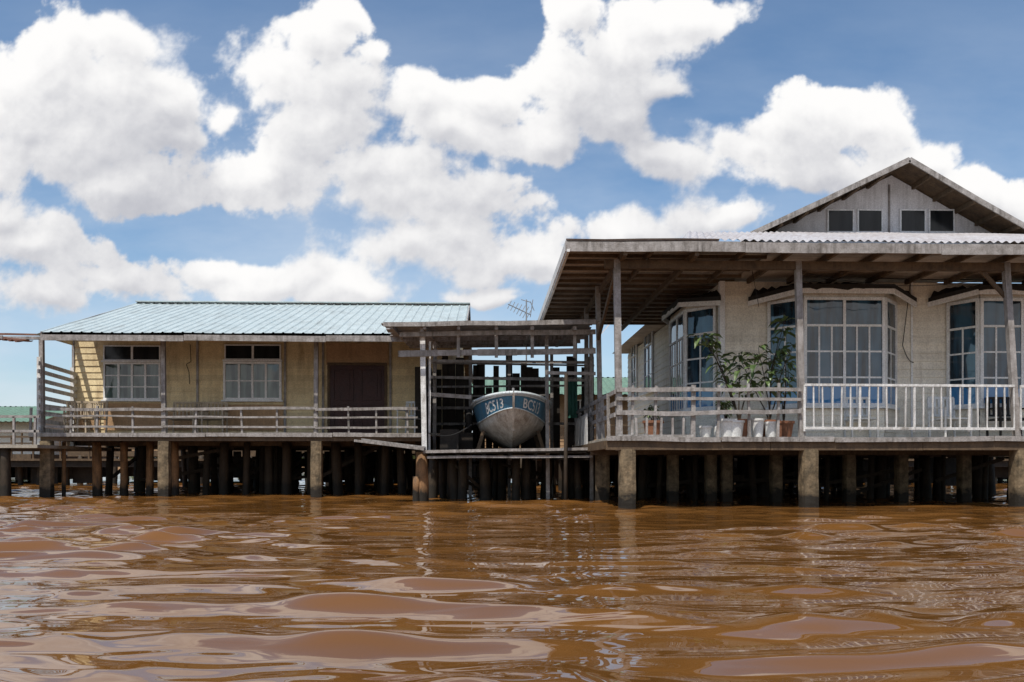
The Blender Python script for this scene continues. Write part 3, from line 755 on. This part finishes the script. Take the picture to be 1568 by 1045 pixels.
# ================================================================== REAR HOUSES
def bgh(name,x0,x1,y0,y1,z0,ze,zr,wm,rm,seed):
    random.seed(seed)
    e=empty(name,((x0+x1)/2,(y0+y1)/2,0))
    w=M('walls',wm,e)
    w.boards((x0,y0),(x1,y0),z0,ze); w.boards((x0,y1),(x0,y0),z0,ze); w.boards((x1,y0),(x1,y1),z0,ze); w.boards((x1,y1),(x0,y1),z0,ze)
    ym=(y0+y1)/2
    for xx in (x0,x1): w.quad((xx,y0,ze),(xx,y1,ze),(xx,ym,zr-.05))
    r=M('roof',rm,e); r.corr((x0-.4,y0-.8,ze-.05),(x1+.4,y0-.8,ze-.05),(x1+.4,ym,zr),(x0-.4,ym,zr),.25,.02,4)
    r.corr((x0-.4,y1+.8,ze-.05),(x1+.4,y1+.8,ze-.05),(x1+.4,ym,zr),(x0-.4,ym,zr),.25,.02,4)
    d=M('deck',M_brown,e); d.box(x0-.5,x1+.5,y0-1.8,y1,z0-.25,z0-.003)
    p=M('piles',M_pile,e,True)
    for y in (y0-1.7,y0,y0+2.5,y1-.3):
        x=x0
        while x<x1: p.pile(x,y,-1,z0-.2,R(.09,.14),8,.1); x+=R(.8,1.5)
    ra=M('railing',M_brown,e)
    for z in (.45,.9): ra.beam((x0-.5,y0-1.75,z0+z),(x1+.5,y0-1.75,z0+z),.05,.06)
    x=x0-.5
    while x<x1+.5: ra.beam((x,y0-1.75,z0),(x,y0-1.75,z0+.9),.06,.06); x+=1.1
    sk=M('under_deck_dark_screen',M_dark,e); x=x0  # added dark boards so the underside reads as shade
    while x<x1:
        ww=R(.3,.9)
        if R(0,1)<.85: sk.box(x,x+ww,y1-.6,y1-.55,R(0,.2),z0-.26)
        x+=ww
    g=M('window_glass',M_glassd,e); f=M('window_frames',M_frame,e)
    x=x0+.8
    while x<x1-1.6: winpanel(f,g,(x,y0-.03),(x+1.1,y0-.03),z0+.9,z0+2.0,2,2); x+=R(2,3)
    random.seed(seed+1)
bgh('rear_stilt_house',-8,-1.5,36,42,1.5,3.7,4.8,M_cream,M_rust,3)
bgh('rear_stilt_house',-.5,6,34,40,1.4,3.6,4.6,M_ochre,M_green,4)
bgh('rear_stilt_house',7.5,16,37,43,1.4,3.7,4.9,M_ochre,M_rust,5)
bgh('rear_stilt_house',17,27,37,43,1.4,3.7,4.9,M_ochre,M_zinc,15)
bgh('rear_stilt_house',-17,-9.5,38,43,1.4,3.3,4.2,M_ochre,M_zinc,6)
bgh('rear_stilt_house',-31,-19.5,38,44,1.25,2.7,3.55,M_pale,M_green,8)
BWk=empty('boardwalk',(0,33,0)); bb=M('planks',M_brown,BWk); bb.box(-34,28,32.6,33.6,.95,1.03)
bp_=M('piles',M_pile,BWk,True); brl=M('railing',M_brown,BWk)
x=-34
while x<28:
    bp_.pile(x,32.8+R(0,.6),-1,.95,R(.07,.12),8,.15)
    brl.beam((x,32.65,1.0),(x+R(-.03,.03),32.65,1.9),.06,.06); x+=R(.5,1.2)
for z in (1.4,1.85): brl.beam((-34,32.62,z),(28,32.62,z),.05,.07)
bc_=M('bearers_and_dark_screen',M_dark,BWk)
for y in (32.7,33.5): bc_.box(-34,28,y,y+.1,.72,.947)
x=-34
while x<28:
    ww=R(.3,1.2)
    if R(0,1)<.7: bc_.box(x,x+ww,33.4,33.44,R(.05,.35),.73)  # added dark boards closing bright gaps below the walkway
    x+=ww+R(0,.3)
# left neighbour
NB=empty('neighbouring_house',(-15,23,0))
nr=M('roof',M_rust,NB); zn=Z(514,20.5,20); xn=X(34,20.5)
nr.corr((xn-5.5,20.3,zn+.02),(xn-1.5,20.3,zn+.0),(xn-1.5,25,zn+.7),(xn-5.5,25,zn+.7),.15,.03,6)
nr.corr((xn-1.5,20.3,zn+.0),(xn,20.3,zn-.16),(xn,21,zn-.05),(xn-1.5,21,zn+.1),.15,.03,6)
nf=M('fascia',M_grey,NB); nf.beam((xn-5.5,20.32,zn-.05),(xn-.35,20.32,zn-.07),.03,.08); nf.beam((xn-4.5,20.9,zn-.02),(X(66,20.9),20.9,zn+.0),.08,.07)
nd=M('deck',M_planks,NB); nd.box(xn-7,xn+.3,20.6,26,1.2,1.28)
npil=M('piles',M_pile,NB,True)
for px in (-40,-8,8): npil.pile(X(px,20.8),20.8,-1,1.2,.12)
npo=M('posts',M_grey,NB); npo.beam((xn-1.9,20.7,-.5),(xn-1.9,20.7,zn),.1,.1)
nra=M('railing',M_grey,NB)
for z in (1.6,1.95): nra.beam((xn-7,20.7,z),(xn+.3,20.7,z),.05,.06)
for k in range(8): nra.beam((xn+.2-k*.5,20.7,1.28),(xn+.2-k*.5,20.7,1.95),.05,.05)

DT=M('distant_tree_line',M_leaf)
random.seed(21)
for k in range(1500):
    x=R(-160,160); y=R(150,175); z=R(.5,5.5)+2.5*math.sin(x*.07)+1.5*math.sin(x*.23); s=R(.8,2.2)
    c=Vector((x,y,max(.5,z)))
    for q in range(5):
        a=Vector((R(-1,1),R(-1,1),R(-1,1)))*s; b_=Vector((R(-1,1),R(-1,1),R(-1,1)))*s
        DT.quad(c+a,c+b_,c-a*.6+Vector((0,0,R(-s,s))))
bank=M('river_bank',M_ochre); bank.box(-400,400,148,300,-1,.6)

for m in ALL: m.done()

# ================================================================== WATER
def grid_mesh(name,co,nr,nc,wrap=False,keep=None):
    idx=np.arange(nr*nc).reshape(nr,nc)
    if wrap:
        a=idx[:-1,:]; b=idx[1:,:]; a2=np.roll(a,-1,1); b2=np.roll(b,-1,1)
    else:
        a=idx[:-1,:-1]; b=idx[1:,:-1]; a2=idx[:-1,1:]; b2=idx[1:,1:]
    q=np.stack([a,b,b2,a2],-1).reshape(-1,4)
    if keep is not None: q=q[keep.reshape(-1)]
    me=bpy.data.meshes.new(name)
    me.vertices.add(len(co)); me.vertices.foreach_set('co',co.ravel().astype(np.float32))
    me.loops.add(q.size); me.loops.foreach_set('vertex_index',q.ravel().astype(np.int32))
    me.polygons.add(len(q)); me.polygons.foreach_set('loop_start',np.arange(0,q.size,4,dtype=np.int32))
    me.polygons.foreach_set('loop_total',np.full(len(q),4,dtype=np.int32))
    me.polygons.foreach_set('use_smooth',np.ones(len(q),dtype=bool))
    me.update()
    return me
def water():
    rr=np.concatenate([np.geomspace(.3,2.2,25)[:-1],np.geomspace(2.2,48,900),np.geomspace(48,5000,70)[1:]])
    th=np.concatenate([np.linspace(-48,48,600),np.linspace(48,312,70)[1:-1]])*math.pi/180
    RR,TH=np.meshgrid(rr,th,indexing='ij')
    Xx=RR*np.sin(TH); Yy=RR*np.cos(TH)
    sp=np.gradient(rr)[:,None]*np.ones_like(TH)
    rng=np.random.RandomState(11)
    Zz=np.zeros_like(Xx)
    wx=Xx+.30*np.sin(Yy*.9+1.3*np.sin(Xx*.4))+.15*np.sin(Xx*1.7+Yy*2.1)
    wy=Yy+.34*np.sin(Xx*.7+.6)+.12*np.sin(Xx*2.3-Yy*1.1+2)
    n=80
    calm=.5+.5*np.sin(Xx*.55+1.2*np.sin(Yy*.4)+2.2)*np.sin(Yy*.5+1.1*np.sin(Xx*.5)+.4)
    left=1/(1+np.exp((Xx+2.4+.30*(Yy-6))*1.1))
    for i in range(n):
        lam=.13*(3.8/.13)**(i/(n-1))*rng.uniform(.93,1.07)
        ang=rng.normal(0,.38)+.08
        k=2*math.pi/lam
        w=math.exp(-((math.log(lam/.80))/.52)**2)
        w2=math.exp(-((math.log(lam/.24))/.38)**2)
        ph=rng.uniform(0,6.28)
        fade=np.clip((lam/sp-3)/4,0,1)
        slope=.036*w+.011*w2*(.15+.85*calm+1.3*left)
        Zz+=slope/k*fade*np.sin(k*(wx*math.sin(ang)+wy*math.cos(ang))+ph)
    mod=.72+.38*np.sin(Xx*.6+1)*np.sin(Yy*.45+.5)+.30*left
    Zz*=mod*np.exp(-np.maximum(RR-60,0)/60)
    # peak the crests: flatter troughs, sharper tops
    sc_=np.std(Zz[RR<30]); Zz=Zz+.22*(Zz*Zz)/sc_
    nr,nc=RR.shape
    co=np.stack([Xx,Yy,Zz],-1).reshape(-1,3)
    me=grid_mesh('river_water',co,nr,nc,True)
    ob=bpy.data.objects.new('river_water',me); sc.collection.objects.link(ob)
    m,nt,b=new_mat('muddy_water')
    tc=N(nt,'ShaderNodeTexCoord').outputs['Object']
    n1=noise(nt,mapping(nt,tc,(.25,.5,1)),1,2,.6)
    nt.links.new(mixc(nt,ramp(nt,n1,[(.3,0),(.7,1)]),(0.170,0.074,0.019),(0.125,0.053,0.013)),b.inputs['Base Color'])
    b.inputs['Roughness'].default_value=.012; b.inputs['IOR'].default_value=1.5
    bp=N(nt,'ShaderNodeBump'); bp.inputs['Strength'].default_value=1.0; bp.inputs['Distance'].default_value=.01
    f1=noise(nt,mapping(nt,tc,(1.6,4.6,1)),1.0,1,.5,.6)
    f2=noise(nt,mapping(nt,tc,(.35,.6,1)),1.0,0,.5)
    h=math_(nt,'MULTIPLY',math_(nt,'MULTIPLY',f1,1.8),ramp(nt,f2,[(.35,.15),(.65,1)]))
    nt.links.new(h,bp.inputs['Height']); nt.links.new(bp.outputs[0],b.inputs['Normal'])
    me.materials.append(m)
water()

# ================================================================== SKY
SUN_EL=math.radians(62); SUN_AZ=math.radians(212)
w=bpy.data.worlds.new('World'); sc.world=w; w.use_nodes=True; nt=w.node_tree
bgn=nt.nodes['Background']; STR=.13; bgn.inputs[1].default_value=STR
sky=N(nt,'ShaderNodeTexSky',sky_type='NISHITA'); sky.sun_disc=False; sky.sun_elevation=SUN_EL; sky.sun_rotation=SUN_AZ
sky.air_density=1.0; sky.dust_density=.8; sky.ozone_density=1.2
nt.links.new(mixc(nt,1.0,sky.outputs[0],(.88,1.0,1.06),'MULTIPLY'),bgn.inputs[0])
def perlin(x,y,seed):
    rng=np.random.RandomState(seed); ang=rng.uniform(0,2*np.pi,(256,256)).astype(np.float32); gx_,gy_=np.cos(ang),np.sin(ang)
    xi=np.floor(x).astype(int); yi=np.floor(y).astype(int); xf=x-xi; yf=y-yi
    u=xf**3*(xf*(xf*6-15)+10); v=yf**3*(yf*(yf*6-15)+10)
    def g(i,j,dx,dy):
        a=(xi+i)&255; b=(yi+j)&255; return gx_[a,b]*dx+gy_[a,b]*dy
    n0=g(0,0,xf,yf)*(1-u)+g(1,0,xf-1,yf)*u; n1=g(0,1,xf,yf-1)*(1-u)+g(1,1,xf-1,yf-1)*u
    return (n0*(1-v)+n1*v)*1.5
def fbm(x,y,f,oct_,seed,gain=.5,bil=False):
    s=0;a=1;t=0
    for o in range(oct_):
        n=perlin(x*f+17.3*o,y*f+9.1*o,seed+o)
        if bil: n=np.abs(n)*2-.55
        s=s+a*n; t+=a; a*=gain; f*=2.03
    return s/t
blobs=[(110,130,195,100),(40,200,170,85),(235,160,90,74),(110,225,170,58),(215,290,85,40),(150,70,95,45),(275,205,50,38),
(425,125,112,66),(470,190,108,88),(410,260,100,50),(515,140,62,50),(470,60,70,40),(510,25,60,32),(560,85,50,34),(345,170,45,40),
(655,160,84,50),(740,150,76,42),(700,205,70,33),
(620,300,176,72),(735,290,78,60),(560,265,85,50),(620,370,120,40),(700,350,110,40),
(880,130,102,80),(835,215,86,46),(955,75,108,60),(1060,20,124,48),(880,10,52,30),(960,180,58,52),(1010,120,58,45),
(1200,195,118,58),(1330,190,96,62),(1140,215,130,54),(1030,250,92,36),(1250,260,196,42),(1400,240,78,38),
(55,365,100,52),(10,320,62,42),(165,420,95,48),(60,450,156,48),(420,425,150,46),(330,405,62,30),(530,450,95,30),
(810,400,120,42),(960,350,110,36),(1090,335,120,36),(1500,320,170,40),(745,455,50,20)]
def clouds(name,back,na,ne,seed):
    A,E=np.meshgrid(np.linspace(-1.15,1.15,na),np.linspace(.003,.80,ne),indexing='ij')
    wxn=fbm(A,E,5,4,seed+50)*.050; wyn=fbm(A,E,5,4,seed+60)*.040
    X_=A+wxn; Y_=E+wyn
    K=5.0; acc=np.zeros_like(A)
    bl=[]
    if not back:
        for cx,cy,rx,ry_ in blobs:
            c=W(cx,cy,1.0); bl.append((c.x,c.z-EYE,rx*1.0/F,ry_*1.0/F))
    rng=np.random.RandomState(seed)
    for k in range(60 if back else 22):
        if back: c0=rng.uniform(-1.1,1.1); e0=rng.uniform(.02,.6)
        else: c0=rng.choice([-1,1])*rng.uniform(.72,1.15); e0=rng.uniform(.05,.6)
        s=rng.uniform(.05,.12); bl.append((c0,e0,s*1.5,s*.8))
    for ax,az,rx,ry_ in bl:
        l=np.sqrt(((X_-ax)/rx)**2+((Y_-az)/ry_)**2)
        acc+=np.exp(K*np.clip(1-l,-2,1))
    b=np.log(acc+1e-6)/K
    bil=fbm(X_,Y_*1.15,9,7,seed,.55,True); fb=fbm(A,E,8,8,seed+20,.62)
    D=b+.42*bil+.85*fb-.01
    sa=(A[1,0]-A[0,0]); se=(E[0,1]-E[0,0])
    S=np.zeros_like(D); dens=np.clip(D,0,.8)
    for k in range(1,17):
        dx=int(round(-.003*k/sa)); dy=int(round(.009*k/se))
        sh=np.roll(np.roll(dens,-dx,0),-dy,1)
        if dy>0: sh[:,-dy:]=0
        S+=sh
    light=np.exp(-S*.27)
    dx=max(1,int(.006/sa)); dy=max(1,int(.012/se))
    rel=np.clip((D-np.roll(np.roll(D,dx,0),-dy,1))*.8,-.35,.35)
    sm=fbm(A,E,3.5,3,seed+90)
    L_=np.clip(.40+.68*light+.48*rel+.22*sm,0,1)
    soft=.20+.40*np.clip(fbm(A,E,4,3,seed+70)+.35,0,1)
    al=np.clip(D/soft,0,1); al=al*al*(3-2*al)
    hi=np.array([1.0,.99,.98]); lo=np.array([.48,.49,.545])
    t=L_[...,None]; t=t*t*(3-2*t)
    col=lo+(hi-lo)*t
    veil=np.clip(.30+.90*fbm(A*.6,E*1.8,4,7,seed+30,.58),0,1)*np.clip(1.08-E/.60,.12,1)**1.2
    veil=np.clip(veil+np.clip(1-E/.20,0,1)*.45,0,.93)
    vc=np.array([.72,.79,.88])
    a2=al+(1-al)*veil
    col=(col*al[...,None]+vc*((1-al)*veil)[...,None])/np.maximum(a2,1e-4)[...,None]
    edge=np.clip((1.15-np.abs(A))/.12,0,1)*np.clip((.80-E)/.12,0,1)
    a2=a2*edge
    Rr=4000.0; nrm=np.sqrt(A**2+E**2+1)
    sgn=-1 if back else 1
    co=np.stack([A/nrm*Rr,sgn/nrm*Rr,E/nrm*Rr+EYE],-1).reshape(-1,3)
    me=grid_mesh(name,co,na,ne)
    at=me.color_attributes.new('Col','FLOAT_COLOR','POINT')
    buf=np.concatenate([col.reshape(-1,3),a2.reshape(-1,1)],1).astype(np.float32)
    at.data.foreach_set('color',buf.ravel())
    return me
m=bpy.data.materials.new('cloud'); m.use_nodes=True; nt=m.node_tree; nt.nodes.clear()
at=N(nt,'ShaderNodeAttribute',attribute_name='Col'); em=N(nt,'ShaderNodeEmission'); trn=N(nt,'ShaderNodeBsdfTransparent'); mx=N(nt,'ShaderNodeMixShader'); out=N(nt,'ShaderNodeOutputMaterial')
nt.links.new(at.outputs['Color'],em.inputs[0]); nt.links.new(at.outputs['Alpha'],mx.inputs[0]); nt.links.new(trn.outputs[0],mx.inputs[1]); nt.links.new(em.outputs[0],mx.inputs[2]); nt.links.new(mx.outputs[0],out.inputs[0])
em.inputs[1].default_value=1.0
try: m.cycles.emission_sampling='NONE'
except Exception as ex: print(ex)
SK=empty('sky',(0,0,0))
for nm,bk_,na,ne,sd_ in (('cloud_sheet',False,1700,600,3),('reflection_cloud_sheet',True,420,150,140)):  # rear glowing sheet is out of view, added for window reflections
    me=clouds(nm,bk_,na,ne,sd_); me.materials.append(m); ob=bpy.data.objects.new(nm,me); sc.collection.objects.link(ob); ob.parent=SK
# sun
sv=Vector((math.sin(SUN_AZ)*math.cos(SUN_EL),math.cos(SUN_AZ)*math.cos(SUN_EL),math.sin(SUN_EL)))
sl_=bpy.data.lights.new('sun','SUN'); sl_.energy=4.8; sl_.angle=math.radians(.5); sl_.color=(1,.95,.87)
so=bpy.data.objects.new('sun',sl_); so.rotation_euler=sv.to_track_quat('Z','Y').to_euler(); so.location=(0,0,30); sc.collection.objects.link(so)
cam=bpy.data.cameras.new('camera'); cam.sensor_width=36; cam.clip_end=9000; cam.clip_start=.05
cam.lens=F/1568*36
cam.shift_y=(HZ-522.5)/1568
co=bpy.data.objects.new('camera',cam); co.location=(0,0,EYE); co.rotation_euler=(math.pi/2,0,-YAW); sc.collection.objects.link(co)
sc.camera=co
print('objs',len(bpy.data.objects))
